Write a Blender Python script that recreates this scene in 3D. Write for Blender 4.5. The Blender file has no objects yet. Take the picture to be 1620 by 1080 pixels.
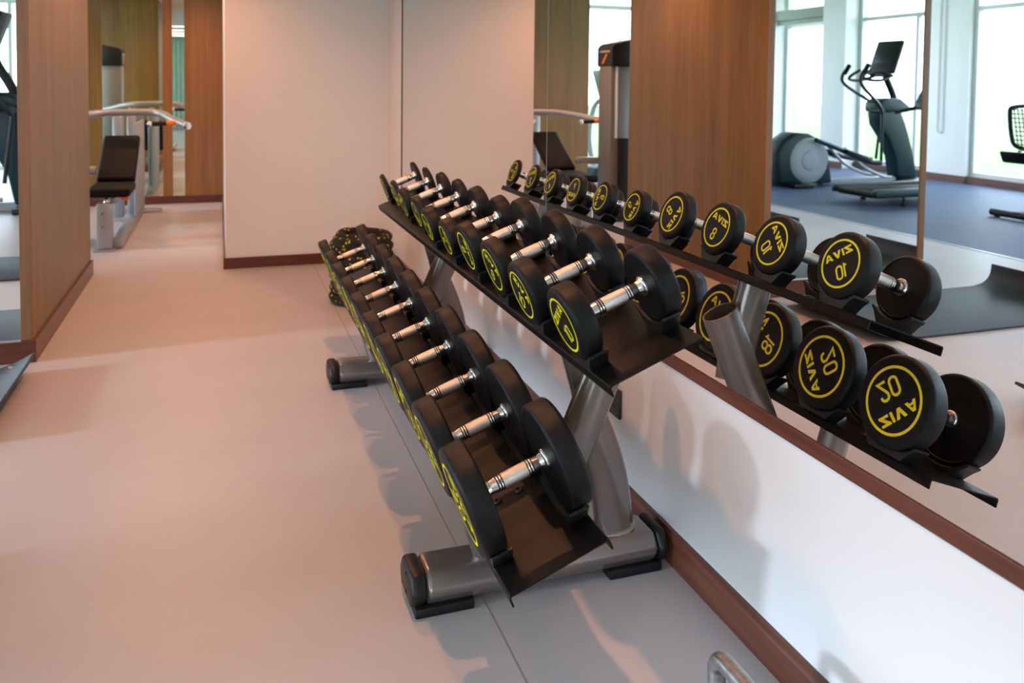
import bpy, bmesh, math, random
from mathutils import Vector, Matrix, Euler
random.seed(7)
S = bpy.context.scene
COL = S.collection
PI = math.pi

# ------------------------------------------------------------------ camera, world, sun, exposure
cam = bpy.data.cameras.new('camera')
cam.sensor_width = 36.0
cam.lens = 1326.88 * 36.0 / 1620.0
cam.shift_y = -(540.0 - 193.92) / 1620.0
cam.clip_start = 0.02
cam.dof.use_dof = True
cam.dof.focus_distance = 2.3
cam.dof.aperture_fstop = 4.0
camo = bpy.data.objects.new('camera', cam)
COL.objects.link(camo)
yaw, pitch, roll = math.radians(19.214), math.radians(2.604), math.radians(0.632)
fwd = Vector((math.sin(yaw) * math.cos(pitch), math.cos(yaw) * math.cos(pitch), -math.sin(pitch)))
rgt = Vector((math.cos(yaw), -math.sin(yaw), 0))
upv = rgt.cross(fwd)
r2 = rgt * math.cos(roll) + upv * math.sin(roll)
u2 = -rgt * math.sin(roll) + upv * math.cos(roll)
camo.matrix_world = Matrix(((r2.x, u2.x, -fwd.x, -1.167), (r2.y, u2.y, -fwd.y, 0.0), (r2.z, u2.z, -fwd.z, 1.3), (0, 0, 0, 1)))
S.camera = camo
S.view_settings.view_transform = 'Standard'
S.view_settings.look = 'None'
S.view_settings.gamma = 1.0
S.view_settings.use_curve_mapping = False
S.view_settings.exposure = 0.0
S.cycles.max_bounces = 12
S.cycles.glossy_bounces = 8
S.cycles.transparent_max_bounces = 12
S.cycles.sample_clamp_indirect = 6.0
S.cycles.use_denoising = True

world = bpy.data.worlds.new('sky')
S.world = world
world.use_nodes = True
bg = world.node_tree.nodes['Background']
bg.inputs['Color'].default_value = (0.72, 0.86, 1.0, 1)
bg.inputs['Strength'].default_value = 7.0

sun = bpy.data.lights.new('sun', 'SUN')
sun.energy = 2.3
sun.color = (0.74, 0.85, 1.0)
sun.angle = math.radians(5)
suno = bpy.data.objects.new('sun', sun)
COL.objects.link(suno)
suno.rotation_euler = Vector((1.0, 0.10, -0.30)).to_track_quat('-Z', 'Y').to_euler()

WARM = (1.0, 0.41, 0.18)
DOWN_POWER = 68.0
STRIP_STRENGTH = 8.0

def portal(x, y, z, rot, sx, sy):
    l = bpy.data.lights.new('window_portal', 'AREA')
    l.shape = 'RECTANGLE'; l.size = sx; l.size_y = sy
    l.cycles.is_portal = True
    o = bpy.data.objects.new('window_portal', l); COL.objects.link(o)
    o.location = (x, y, z); o.rotation_euler = rot

WIN_LEFT = [(-4.26, -2.92), (-2.38, 1.2), (1.75, 5.3), (5.75, 8.84)]
for a, b in WIN_LEFT:
    portal(-8.62, (a + b) / 2, 1.55, (0, -PI / 2, 0), 2.9, b - a)
portal(-5.78, 10.82, 1.55, (-PI / 2, 0, 0), 5.0, 2.9)
portal(-5.4, -5.02, 1.55, (PI / 2, 0, 0), 5.6, 2.9)

# ------------------------------------------------------------------ materials
def rgb(r, g, b):
    f = lambda c: (c / 255.0 / 12.92) if c <= 10 else ((c / 255.0 + 0.055) / 1.055) ** 2.4
    return (f(r), f(g), f(b), 1)

def mat(name, col, rough=0.5, metal=0.0, noise=0.0, nscale=20.0, bump=0.0, bscale=200.0, coat=0.0, spec=None, stretch=(1, 1, 1)):
    m = bpy.data.materials.new(name); m.use_nodes = True
    nt = m.node_tree; b = nt.nodes['Principled BSDF']
    b.inputs['Base Color'].default_value = col
    b.inputs['Roughness'].default_value = rough
    b.inputs['Metallic'].default_value = metal
    if coat: b.inputs['Coat Weight'].default_value = coat; b.inputs['Coat Roughness'].default_value = 0.15
    if spec is not None: b.inputs['Specular IOR Level'].default_value = spec
    tc = nt.nodes.new('ShaderNodeTexCoord')
    if noise:
        mp = nt.nodes.new('ShaderNodeMapping'); mp.inputs['Scale'].default_value = stretch
        nt.links.new(tc.outputs['Object'], mp.inputs['Vector'])
        n = nt.nodes.new('ShaderNodeTexNoise'); n.inputs['Scale'].default_value = nscale; n.inputs['Detail'].default_value = 5
        nt.links.new(mp.outputs['Vector'], n.inputs['Vector'])
        r = nt.nodes.new('ShaderNodeValToRGB')
        r.color_ramp.elements[0].position = 0.3; r.color_ramp.elements[1].position = 0.7
        r.color_ramp.elements[0].color = tuple(c * (1 - noise) for c in col[:3]) + (1,)
        r.color_ramp.elements[1].color = tuple(min(1, c * (1 + noise)) for c in col[:3]) + (1,)
        nt.links.new(n.outputs['Fac'], r.inputs['Fac'])
        nt.links.new(r.outputs['Color'], b.inputs['Base Color'])
    if bump:
        n2 = nt.nodes.new('ShaderNodeTexNoise'); n2.inputs['Scale'].default_value = bscale; n2.inputs['Detail'].default_value = 3
        nt.links.new(tc.outputs['Object'], n2.inputs['Vector'])
        bp = nt.nodes.new('ShaderNodeBump'); bp.inputs['Strength'].default_value = bump; bp.inputs['Distance'].default_value = 0.002
        nt.links.new(n2.outputs['Fac'], bp.inputs['Height']); nt.links.new(bp.outputs['Normal'], b.inputs['Normal'])
    return m

def emis(name, col, strength):
    m = bpy.data.materials.new(name); m.use_nodes = True
    b = m.node_tree.nodes['Principled BSDF']
    b.inputs['Base Color'].default_value = (0.8, 0.8, 0.8, 1)
    b.inputs['Emission Color'].default_value = tuple(col) + (1,)
    b.inputs['Emission Strength'].default_value = strength
    return m

def wood(name, c1, c2, scale=(55, 55, 1.6), rough=0.38, axis=None):
    m = bpy.data.materials.new(name); m.use_nodes = True
    nt = m.node_tree; b = nt.nodes['Principled BSDF']; b.inputs['Roughness'].default_value = rough
    tc = nt.nodes.new('ShaderNodeTexCoord'); mp = nt.nodes.new('ShaderNodeMapping')
    mp.inputs['Scale'].default_value = scale
    nt.links.new(tc.outputs['Object'], mp.inputs['Vector'])
    n = nt.nodes.new('ShaderNodeTexNoise'); n.inputs['Scale'].default_value = 1.0; n.inputs['Detail'].default_value = 6; n.inputs['Roughness'].default_value = 0.65
    nt.links.new(mp.outputs['Vector'], n.inputs['Vector'])
    n2 = nt.nodes.new('ShaderNodeTexNoise'); n2.inputs['Scale'].default_value = 0.12; n2.inputs['Detail'].default_value = 2
    nt.links.new(mp.outputs['Vector'], n2.inputs['Vector'])
    mx = nt.nodes.new('ShaderNodeMath'); mx.operation = 'MULTIPLY_ADD'; mx.inputs[1].default_value = 0.6
    ml = nt.nodes.new('ShaderNodeMath'); ml.operation = 'MULTIPLY'; ml.inputs[1].default_value = 0.4
    nt.links.new(n2.outputs['Fac'], ml.inputs[0])
    nt.links.new(n.outputs['Fac'], mx.inputs[0]); nt.links.new(ml.outputs[0], mx.inputs[2])
    r = nt.nodes.new('ShaderNodeValToRGB'); r.color_ramp.elements[0].position = 0.36; r.color_ramp.elements[1].position = 0.64
    r.color_ramp.elements[0].color = c1; r.color_ramp.elements[1].color = c2
    nt.links.new(mx.outputs[0], r.inputs['Fac']); nt.links.new(r.outputs['Color'], b.inputs['Base Color'])
    bp = nt.nodes.new('ShaderNodeBump'); bp.inputs['Strength'].default_value = 0.12; bp.inputs['Distance'].default_value = 0.002
    nt.links.new(n.outputs['Fac'], bp.inputs['Height']); nt.links.new(bp.outputs['Normal'], b.inputs['Normal'])
    return m

M = {}
M['floor'] = mat('floor_vinyl', (0.49, 0.465, 0.475, 1), 0.42, noise=0.035, nscale=3.0, bump=0.05, bscale=400)
M['blue_floor'] = mat('blue_rubber_floor', (0.05, 0.085, 0.17, 1), 0.55, noise=0.15, nscale=60, bump=0.05)
M['wall'] = mat('wall_paint', (0.81, 0.80, 0.775, 1), 0.6, noise=0.012, nscale=4)
M['wall_white'] = mat('white_wall_paint', (0.86, 0.86, 0.86, 1), 0.35, noise=0.01, nscale=4)
M['ceiling'] = mat('ceiling_paint', (0.82, 0.81, 0.79, 1), 0.8)
M['wood'] = wood('oak_veneer', (0.126, 0.074, 0.015, 1), (0.238, 0.144, 0.033, 1))
M['wood_red'] = wood('red_oak_veneer', (0.17, 0.07, 0.020, 1), (0.28, 0.125, 0.040, 1))
M['base_wood'] = wood('mahogany_baseboard', (0.085, 0.026, 0.016, 1), (0.17, 0.058, 0.036, 1), scale=(60, 3, 60), rough=0.3)
M['base_wood_x'] = wood('mahogany_baseboard_x', (0.075, 0.022, 0.013, 1), (0.14, 0.045, 0.027, 1), scale=(3, 60, 60), rough=0.3)
M['mirror'] = mat('mirror_glass', (0.91, 0.91, 0.90, 1), 0.0, 1.0)
M['hall_mirror'] = mat('hall_mirror_glass', (0.84, 0.89, 0.76, 1), 0.0, 1.0)
M['mirror_edge'] = mat('mirror_glass_edge', (0.35, 0.45, 0.40, 1), 0.25)
M['rubber'] = mat('black_rubber', (0.0045, 0.005, 0.006, 1), 0.46, bump=0.2, bscale=900, spec=0.27)
M['yellow'] = mat('yellow_print', (0.95, 0.86, 0.008, 1), 0.5)
M['chrome'] = mat('chrome', (0.86, 0.84, 0.82, 1), 0.22, 1.0)
M['knurl'] = mat('knurled_steel', (0.84, 0.80, 0.76, 1), 0.36, 1.0, bump=0.4, bscale=1500)
M['groove'] = mat('dark_groove', (0.02, 0.018, 0.016, 1), 0.5)
M['taupe'] = mat('taupe_metallic_paint', (0.25, 0.205, 0.19, 1), 0.27, 0.6, noise=0.03, nscale=300, coat=0.5)
M['tray'] = mat('black_powder_coat', (0.0055, 0.0045, 0.0042, 1), 0.42, bump=0.06, bscale=900, spec=0.2)
M['saddle'] = mat('black_saddle_rubber', (0.015, 0.015, 0.016, 1), 0.42)
M['plastic'] = mat('black_plastic', (0.009, 0.0095, 0.011, 1), 0.42, spec=0.35)
M['hole'] = mat('dark_recess', (0.004, 0.004, 0.004, 1), 0.8)
M['weld'] = mat('bare_weld_metal', (0.62, 0.57, 0.54, 1), 0.4, 0.7)
M['mat'] = mat('exercise_mat_foam', (0.030, 0.038, 0.052, 1), 0.5, bump=0.1, bscale=300)
M['silver'] = mat('silver_frame_paint', (0.40, 0.42, 0.44, 1), 0.35, 0.6)
M['pad'] = mat('black_vinyl_pad', (0.005, 0.0045, 0.0045, 1), 0.6, bump=0.1, bscale=250, spec=0.14)
M['orange'] = mat('orange_plastic', (0.85, 0.20, 0.015, 1), 0.4)
M['teal'] = mat('dark_teal_plastic', (0.006, 0.028, 0.038, 1), 0.38, spec=0.35)
M['grey_disc'] = mat('grey_disc_plastic', (0.36, 0.40, 0.43, 1), 0.4)
M['screen'] = mat('console_glass', (0.012, 0.016, 0.018, 1), 0.3, spec=0.3)
M['steel'] = mat('worn_steel', (0.45, 0.46, 0.47, 1), 0.33, 0.9, noise=0.25, nscale=70)
M['cast'] = mat('cast_iron', (0.05, 0.052, 0.055, 1), 0.55, bump=0.4, bscale=150)
M['socket'] = mat('anthracite_socket', (0.030, 0.036, 0.038, 1), 0.35)
M['white_frame'] = mat('white_window_frame', (0.80, 0.82, 0.82, 1), 0.4)
M['blind'] = mat('grey_green_blind', (0.42, 0.46, 0.40, 1), 0.7)
M['curtain'] = mat('green_curtain', (0.48, 0.66, 0.53, 1), 0.8, noise=0.1, nscale=8)
M['lawn'] = mat('lawn', (0.16, 0.26, 0.09, 1), 0.9, noise=0.3, nscale=8)
M['strip'] = emis('strip_light_diffuser', (1.0, 0.86, 0.70), STRIP_STRENGTH)
M['lamp'] = emis('downlight_lamp', (1.0, 0.78, 0.52), 12.0)

def glass_mat():
    m = bpy.data.materials.new('window_glass'); m.use_nodes = True
    nt = m.node_tree; nt.nodes.clear()
    out = nt.nodes.new('ShaderNodeOutputMaterial'); mix = nt.nodes.new('ShaderNodeMixShader')
    tr = nt.nodes.new('ShaderNodeBsdfTransparent'); tr.inputs['Color'].default_value = (0.98, 0.985, 0.99, 1)
    gl = nt.nodes.new('ShaderNodeBsdfGlossy'); gl.inputs['Roughness'].default_value = 0.0
    mix.inputs[0].default_value = 0.05
    nt.links.new(tr.outputs[0], mix.inputs[1]); nt.links.new(gl.outputs[0], mix.inputs[2])
    nt.links.new(mix.outputs[0], out.inputs['Surface'])
    return m
M['glass'] = glass_mat()

def rope_mat():
    m = bpy.data.materials.new('battle_rope_braid'); m.use_nodes = True
    nt = m.node_tree; b = nt.nodes['Principled BSDF']; b.inputs['Roughness'].default_value = 0.85
    tc = nt.nodes.new('ShaderNodeTexCoord'); v = nt.nodes.new('ShaderNodeTexVoronoi'); v.inputs['Scale'].default_value = 34
    nt.links.new(tc.outputs['Object'], v.inputs['Vector'])
    r = nt.nodes.new('ShaderNodeValToRGB'); r.color_ramp.interpolation = 'CONSTANT'
    r.color_ramp.elements[0].color = (0.55, 0.45, 0.02, 1); r.color_ramp.elements[1].color = (0.012, 0.010, 0.009, 1)
    r.color_ramp.elements[1].position = 0.25
    nt.links.new(v.outputs['Distance'], r.inputs['Fac']); nt.links.new(r.outputs['Color'], b.inputs['Base Color'])
    return m
M['rope'] = rope_mat()

def mesh_pattern_mat():
    return mat('black_mesh_plastic', (0.015, 0.017, 0.018, 1), 0.45)
M['mesh_back'] = mesh_pattern_mat()

# ------------------------------------------------------------------ mesh helpers
class MB:
    """collects shapes, then links them as one mesh object"""
    def __init__(s):
        s.v = []; s.f = []; s.mi = []; s.cur = 0
    def add(s, verts, faces):
        o = len(s.v); s.v += [tuple(v) for v in verts]
        s.f += [[i + o for i in f] for f in faces]; s.mi += [s.cur] * len(faces); return s
    def box(s, x0, x1, y0, y1, z0, z1):
        v = [(x, y, z) for x in (x0, x1) for y in (y0, y1) for z in (z0, z1)]
        return s.add(v, [(0, 1, 3, 2), (4, 6, 7, 5), (0, 4, 5, 1), (2, 3, 7, 6), (0, 2, 6, 4), (1, 5, 7, 3)])
    def prism(s, prof, axis, a, b):
        """closed profile (list of 2-tuples) extruded along axis from a to b. axis x: (y,z); y: (x,z); z: (x,y)"""
        def P(p, t):
            return {'x': (t, p[0], p[1]), 'y': (p[0], t, p[1]), 'z': (p[0], p[1], t)}[axis]
        n = len(prof)
        v = [P(p, a) for p in prof] + [P(p, b) for p in prof]
        f = [list(range(n)), list(range(2 * n - 1, n - 1, -1))]
        f += [(i, (i + 1) % n, n + (i + 1) % n, n + i) for i in range(n)]
        return s.add(v, f)
    def lathe(s, prof, axis='x', n=40, c=(0, 0, 0)):
        """prof: list of (r, a)"""
        v = []; f = []
        for r, a in prof:
            for k in range(n):
                t = 2 * PI * k / n; p, q = r * math.cos(t), r * math.sin(t)
                w = {'x': (a, p, q), 'y': (p, a, q), 'z': (p, q, a)}[axis]
                v.append((w[0] + c[0], w[1] + c[1], w[2] + c[2]))
        m = len(prof)
        for i in range(m - 1):
            for k in range(n):
                f.append((i * n + k, i * n + (k + 1) % n, (i + 1) * n + (k + 1) % n, (i + 1) * n + k))
        f.append(list(range(n))); f.append(list(range(m * n - 1, (m - 1) * n - 1, -1)))
        return s.add(v, f)
    def tube(s, pts, r, n=12, ell=None, side=None, caps=True):
        """round (or elliptical: ell=(ra,rb), ra along 'side') tube along points"""
        P = [Vector(p) for p in pts]; m = len(P); v = []; f = []
        ref = Vector(side) if side else None
        prevA = None
        for i, p in enumerate(P):
            d = (P[min(i + 1, m - 1)] - P[max(i - 1, 0)]).normalized()
            if ref is not None: a = ref - d * ref.dot(d)
            elif prevA is None:
                q = Vector((0, 0, 1)) if abs(d.z) < 0.9 else Vector((1, 0, 0)); a = q - d * q.dot(d)
            else: a = prevA - d * prevA.dot(d)
            a.normalize(); prevA = a; b = d.cross(a)
            rr = r[i] if isinstance(r, (list, tuple)) else r
            ra, rb = ell if ell else (rr, rr)
            for k in range(n):
                t = 2 * PI * k / n
                v.append(p + a * (ra * math.cos(t)) + b * (rb * math.sin(t)))
        for i in range(m - 1):
            for k in range(n):
                f.append((i * n + k, i * n + (k + 1) % n, (i + 1) * n + (k + 1) % n, (i + 1) * n + k))
        if caps:
            f.append(list(range(n))); f.append(list(range(m * n - 1, (m - 1) * n - 1, -1)))
        return s.add(v, f)
    def mesh(s, name, mats, smooth=35, bevel=0.0, seg=2, flip=False):
        me = bpy.data.meshes.new(name)
        bm = bmesh.new()
        vs = [bm.verts.new(v) for v in s.v]
        for f, mi in zip(s.f, s.mi):
            try:
                fc = bm.faces.new([vs[i] for i in f]); fc.material_index = mi
            except ValueError: pass
        bmesh.ops.recalc_face_normals(bm, faces=bm.faces)
        if bevel:
            es = [e for e in bm.edges if len(e.link_faces) == 2 and e.calc_face_angle(0) > 0.6]
            bmesh.ops.bevel(bm, geom=es, offset=bevel, segments=seg, affect='EDGES', profile=0.5, clamp_overlap=True)
        bm.to_mesh(me); bm.free()
        for m in (mats if isinstance(mats, (list, tuple)) else [mats]): me.materials.append(m)
        if smooth:
            me.shade_smooth(); me.set_sharp_from_angle(angle=math.radians(smooth))
        return me
    def build(s, name, mats, parent=None, **k):
        return link(name, s.mesh(name, mats, **k), parent)

def link(name, me, parent=None, loc=None, mtx=None):
    o = bpy.data.objects.new(name, me); COL.objects.link(o)
    if parent is not None: o.parent = parent
    if mtx is not None: o.matrix_local = mtx
    elif loc is not None: o.location = loc
    return o
def tag(o, label=None, cat=None, group=None, kind=None):
    if label: o['label'] = label
    if cat: o['category'] = cat
    if group: o['group'] = group
    if kind: o['kind'] = kind
    return o
def thing(name, label, cat, loc=(0, 0, 0), rot=(0, 0, 0), group=None):
    o = bpy.data.objects.new(name, None); COL.objects.link(o); o.empty_display_size = 0.1
    o.location = loc; o.rotation_euler = rot
    return tag(o, label, cat, group)
def struct(name, mb, m, **k):
    o = mb.build(name, m, **k); o['kind'] = 'structure'; return o
def root(name):
    o = bpy.data.objects.new(name, None); COL.objects.link(o); o['kind'] = 'structure'; return o
def arc(cx, cy, r, a0, a1, n):
    return [(cx + r * math.cos(math.radians(a0 + (a1 - a0) * i / n)), cy + r * math.sin(math.radians(a0 + (a1 - a0) * i / n))) for i in range(n + 1)]
def smooth_path(pts, n=6):
    """Catmull-Rom through 3D points"""
    P = [Vector(p) for p in pts]; out = []
    for i in range(len(P) - 1):
        p0, p1, p2, p3 = P[max(i - 1, 0)], P[i], P[i + 1], P[min(i + 2, len(P) - 1)]
        for k in range(n):
            t = k / n
            out.append(0.5 * ((2 * p1) + (p2 - p0) * t + (2 * p0 - 5 * p1 + 4 * p2 - p3) * t * t + (-p0 + 3 * p1 - 3 * p2 + p3) * t ** 3))
    out.append(P[-1]); return out

# ------------------------------------------------------------------ room shell
FAR_Y, BACK_Y = 6.10, 9.55
struct('floor', MB().box(-4.62, 0.3, -5.2, 11.0, -0.1, 0.0), M['floor'], smooth=0)
struct('floor', MB().box(-8.8, -4.62, -5.2, 11.0, -0.1, 0.0), M['blue_floor'], smooth=0)
struct('trim_1', MB().box(-4.64, -4.60, -5.0, 10.8, 0.0, 0.003), M['silver'], smooth=0)
# long joint in the vinyl beside the rack
struct('trim_2', MB().box(-0.545, -0.541, -5.0, FAR_Y, -0.001, 0.0006), mat('vinyl_joint', (0.33, 0.28, 0.25, 1), 0.5), smooth=0)
struct('ceiling', MB().box(-3.36, 0.3, -5.2, 9.75, 2.45, 2.6), M['ceiling'], smooth=0)
struct('ceiling', MB().box(-8.8, -2.9, -5.2, 11.0, 3.1, 3.2).box(-3.42, -3.36, -5.2, 9.75, 2.45, 3.12), M['ceiling'], smooth=0)

# wall with the mirrors
struct('wall_right', MB().box(0.0, 0.2, -5.2, FAR_Y + 0.02, 0.0, 0.53).box(0.005, 0.2, -5.2, FAR_Y + 0.02, 0.53, 2.46)
       .box(0.0, 0.005, 5.625, FAR_Y + 0.02, 0.53, 2.46), M['wall_white'], smooth=0)
struct('trim_3', MB().box(-0.004, 0.005, -5.0, 5.62, 0.531, 0.566), M['base_wood'], smooth=0, bevel=0.001)
struct('baseboard_right', MB().prism([(0.0, 0.0), (-0.016, 0.0), (-0.016, 0.072), (-0.011, 0.082), (-0.010, 0.090), (0.0, 0.091)], 'y', -5.0, FAR_Y), M['base_wood'], smooth=20)
pan = [(-4.9, -0.62, 'mirror panel behind the camera end of the dumbbell wall'),
       (-0.617, 2.9435, 'tall mirror panel behind the open end of the dumbbell rack'),
       (2.9485, 5.62, 'tall mirror panel behind the far half of the dumbbell rack')]
for y0, y1, lb in pan:
    mb = MB().box(0.0, 0.005, y0, y1, 0.567, 2.44)
    mb.mi = [1] * 6; mb.mi[0] = 0
    o = mb.build('wall_mirror', [M['mirror'], M['mirror_edge']], smooth=0)
    tag(o, lb, 'mirror', 'wall mirror panels')
# thin dark edge strip at the far side of the mirrors
struct('trim_4', MB().box(-0.004, 0.004, 5.6205, 5.628, 0.566, 2.44), M['plastic'], smooth=0)

# protruding far wall block and the hallway behind it
struct('wall_far', MB().box(-1.134, 0.2, FAR_Y, BACK_Y, 0.0, 2.46), M['wall'], smooth=0)
struct('baseboard_far', MB().box(-1.149, -0.0, FAR_Y - 0.015, FAR_Y, 0.0, 0.075).box(-1.149, -1.134, FAR_Y, BACK_Y, 0.0, 0.075), M['base_wood_x'], smooth=0)

# back wall: wood panels and mirrors standing side by side
struct('wall_back', MB().box(-3.16, -1.10, BACK_Y, BACK_Y + 0.2, 0, 2.46), M['wall'], smooth=0)
struct('trim_5', MB().box(-3.16, -2.31, BACK_Y - 0.02, BACK_Y, 0.0, 2.45), M['wood'], smooth=0)
struct('trim_6', MB().box(-1.735, -1.64, BACK_Y - 0.03, BACK_Y, 0.08, 2.45), M['wood_red'], smooth=0)
struct('trim_7', MB().box(-1.52, -1.134, BACK_Y - 0.03, BACK_Y, 0.08, 2.45), M['wood_red'], smooth=0)
struct('baseboard_back', MB().box(-3.16, -1.149, BACK_Y - 0.04, BACK_Y - 0.02, 0.0, 0.08), M['base_wood_x'], smooth=0)
for x0, x1, lb in ((-2.31, -1.735, 'wide mirror on the hallway end wall behind the chest press machine'),
                   (-1.64, -1.52, 'narrow mirror strip between two wood panels on the hallway end wall')):
    mb = MB().box(x0, x1, BACK_Y - 0.012, BACK_Y - 0.001, 0.08, 2.44)
    mb.mi = [1] * 6; mb.mi[2] = 0
    tag(mb.build('hall_mirror', [M['hall_mirror'], M['mirror_edge']], smooth=0), lb, 'mirror')
struct('wall_hall', MB().box(-3.16, -2.96, BACK_Y + 0.2, 10.8, 0, 3.12), M['wall'], smooth=0)

# wood clad pillar with a mirror on its front
pil = root('pillar')
PX0, PX1, PY0, PY1 = -3.25, -1.985, 4.324, 6.148
MB().box(PX0 + 0.01, PX1 - 0.012, PY0 + 0.012, PY1 - 0.012, 0, 2.45).build('core', M['wall'], pil, smooth=0)
MB().box(PX1 - 0.012, PX1, PY0 + 0.02, PY1, 0.10, 2.45).build('side_panel', M['wood'], pil, smooth=0)
MB().box(PX0, PX0 + 0.012, PY0 + 0.02, PY1, 0.10, 2.45).build('side_panel', M['wood'], pil, smooth=0)
MB().box(PX0 + 0.012, PX1 - 0.012, PY1 - 0.012, PY1, 0.10, 2.45).build('back_panel', M['wood'], pil, smooth=0)
for x0, x1 in ((PX1 - 0.05, PX1), (PX0, PX0 + 0.05)):
    MB().box(x0, x1, PY0, PY0 + 0.02, 0.10, 2.45).build('edge_trim', M['wood_red'], pil, smooth=0, bevel=0.002)
mb = MB().box(PX0 + 0.05, PX1 - 0.05, PY0 + 0.006, PY0 + 0.012, 0.10, 2.45); mb.mi = [1] * 6; mb.mi[2] = 0
mb.build('pillar_mirror', [M['mirror'], M['mirror_edge']], pil, smooth=0)
MB().box(PX0 - 0.015, PX1 + 0.015, PY0 - 0.015, PY1 + 0.015, 0.0, 0.10).build('baseboard', M['base_wood_x'], pil, smooth=0, bevel=0.003)

# window wall, far left
wl = MB()
ys = [-5.2] + [v for ab in WIN_LEFT for v in ab] + [11.0]
for i in range(0, len(ys), 2):
    a, b = ys[i], ys[i + 1]
    wl.box(-8.8, -8.35 if b - a < 1.2 else -8.55, a, b, 0, 3.12)
for a, b in WIN_LEFT: wl.box(-8.8, -8.6, a, b, 3.0, 3.12)
struct('wall_left', wl, M['wall_white'], smooth=0)
bb = MB()
for i in range(0, len(ys), 2):
    bb.box(-8.35 if ys[i + 1] - ys[i] < 1.2 else -8.55, -8.33 if ys[i + 1] - ys[i] < 1.2 else -8.53, ys[i], ys[i + 1], 0, 0.1)
for a, b in WIN_LEFT: bb.box(-8.62, -8.56, a, b, 0, 0.1)
struct('baseboard_left', bb, M['base_wood'], smooth=0)
def window(n, mtx, w, muls, z0=0.1, z1=3.0, tr=2.38):
    """frame in local x (0..w), local z, thin in local y"""
    r = root('window_%d' % n); r.matrix_world = mtx
    f = MB().box(0, 0.07, -0.04, 0.04, z0, z1).box(w - 0.07, w, -0.04, 0.04, z0, z1).box(0.07, w - 0.07, -0.04, 0.04, z0, z0 + 0.06).box(0.07, w - 0.07, -0.04, 0.04, z1 - 0.06, z1)
    f.build('frame', M['white_frame'], r, smooth=0)
    MB().box(0.07, w - 0.07, -0.035, 0.035, tr, tr + 0.06).build('transom', M['white_frame'], r, smooth=0)
    for m in muls: MB().box(m - 0.025, m + 0.025, -0.03, 0.03, z0 + 0.06, tr).build('mullion', M['white_frame'], r, smooth=0)
    e = [0.07] + list(muls) + [w - 0.07]
    for a, b in zip(e, e[1:]):
        MB().box(a + 0.025 * (a > 0.08), b - 0.025 * (b < w - 0.08), -0.004, 0.004, z0 + 0.06, tr).build('pane', M['glass'], r, smooth=0)
    MB().box(0.07, w - 0.07, -0.004, 0.004, tr + 0.06, z1 - 0.06).build('pane', M['glass'], r, smooth=0)
    return r
wn = 1
for a, b in WIN_LEFT:
    k = 1 if b - a < 2 else 3
    window(wn, Matrix.Translation((-8.66, a, 0)) @ Matrix.Rotation(PI / 2, 4, 'Z'), b - a, [(b - a) * (i + 1) / (k + 0.0) for i in range(k - 1)]); wn += 1
# end walls of the window side
struct('wall_end', MB().box(-8.8, -8.3, 10.8, 11.0, 0, 3.12).box(-3.25, -2.96, 10.8, 11.0, 0, 3.12).box(-8.3, -3.25, 10.8, 11.0, 3.0, 3.12), M['wall_white'], smooth=0)
window(wn, Matrix.Translation((-8.3, 10.9, 0)), 5.05, [1.2, 2.4, 3.7], z0=0.0); wn += 1
struct('wall_near', MB().box(-2.6, 0.3, -5.2, -5.0, 0, 2.46).box(-8.8, -8.2, -5.2, -5.0, 0, 3.12).box(-8.2, -2.6, -5.2, -5.0, 3.0, 3.12), M['wall'], smooth=0)
window(wn, Matrix.Translation((-8.2, -5.1, 0)), 5.6, [1.4, 2.8, 4.2], z0=0.0); wn += 1
struct('ground', MB().box(-60, -8.8, -50, 60, -0.4, -0.25).box(-8.8, 5, 11.0, 60, -0.4, -0.25).box(-8.8, 5, -50, -5.2, -0.4, -0.25), M['lawn'], smooth=0)
bl = MB().box(-8.52, -8.40, -4.30, -2.90, 2.50, 2.68).box(-8.48, -8.45, -4.28, -2.92, 2.42, 2.5)
tag(bl.build('roller_blind', M['blind'], bevel=0.01), 'rolled up grey green roller blind box above the narrow window', 'blind')
# curtain on the near end wall
cv = []; cf = []
for i in range(61):
    x = -2.95 + 0.9 * i / 60; y = -4.90 + 0.035 * math.sin(i * 0.9)
    cv += [(x, y, 0.05), (x, y, 2.42), (x, y + 0.006, 2.42), (x, y + 0.006, 0.05)]
for i in range(60):
    for k in range(4): cf.append((i * 4 + k, i * 4 + (k + 1) % 4, i * 4 + 4 + (k + 1) % 4, i * 4 + 4 + k))
cf += [(0, 1, 2, 3), (243, 242, 241, 240)]
tag(MB().add(cv, cf).build('curtain', M['curtain']), 'pale green pleated curtain hanging on the entrance end wall', 'curtain')

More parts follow.
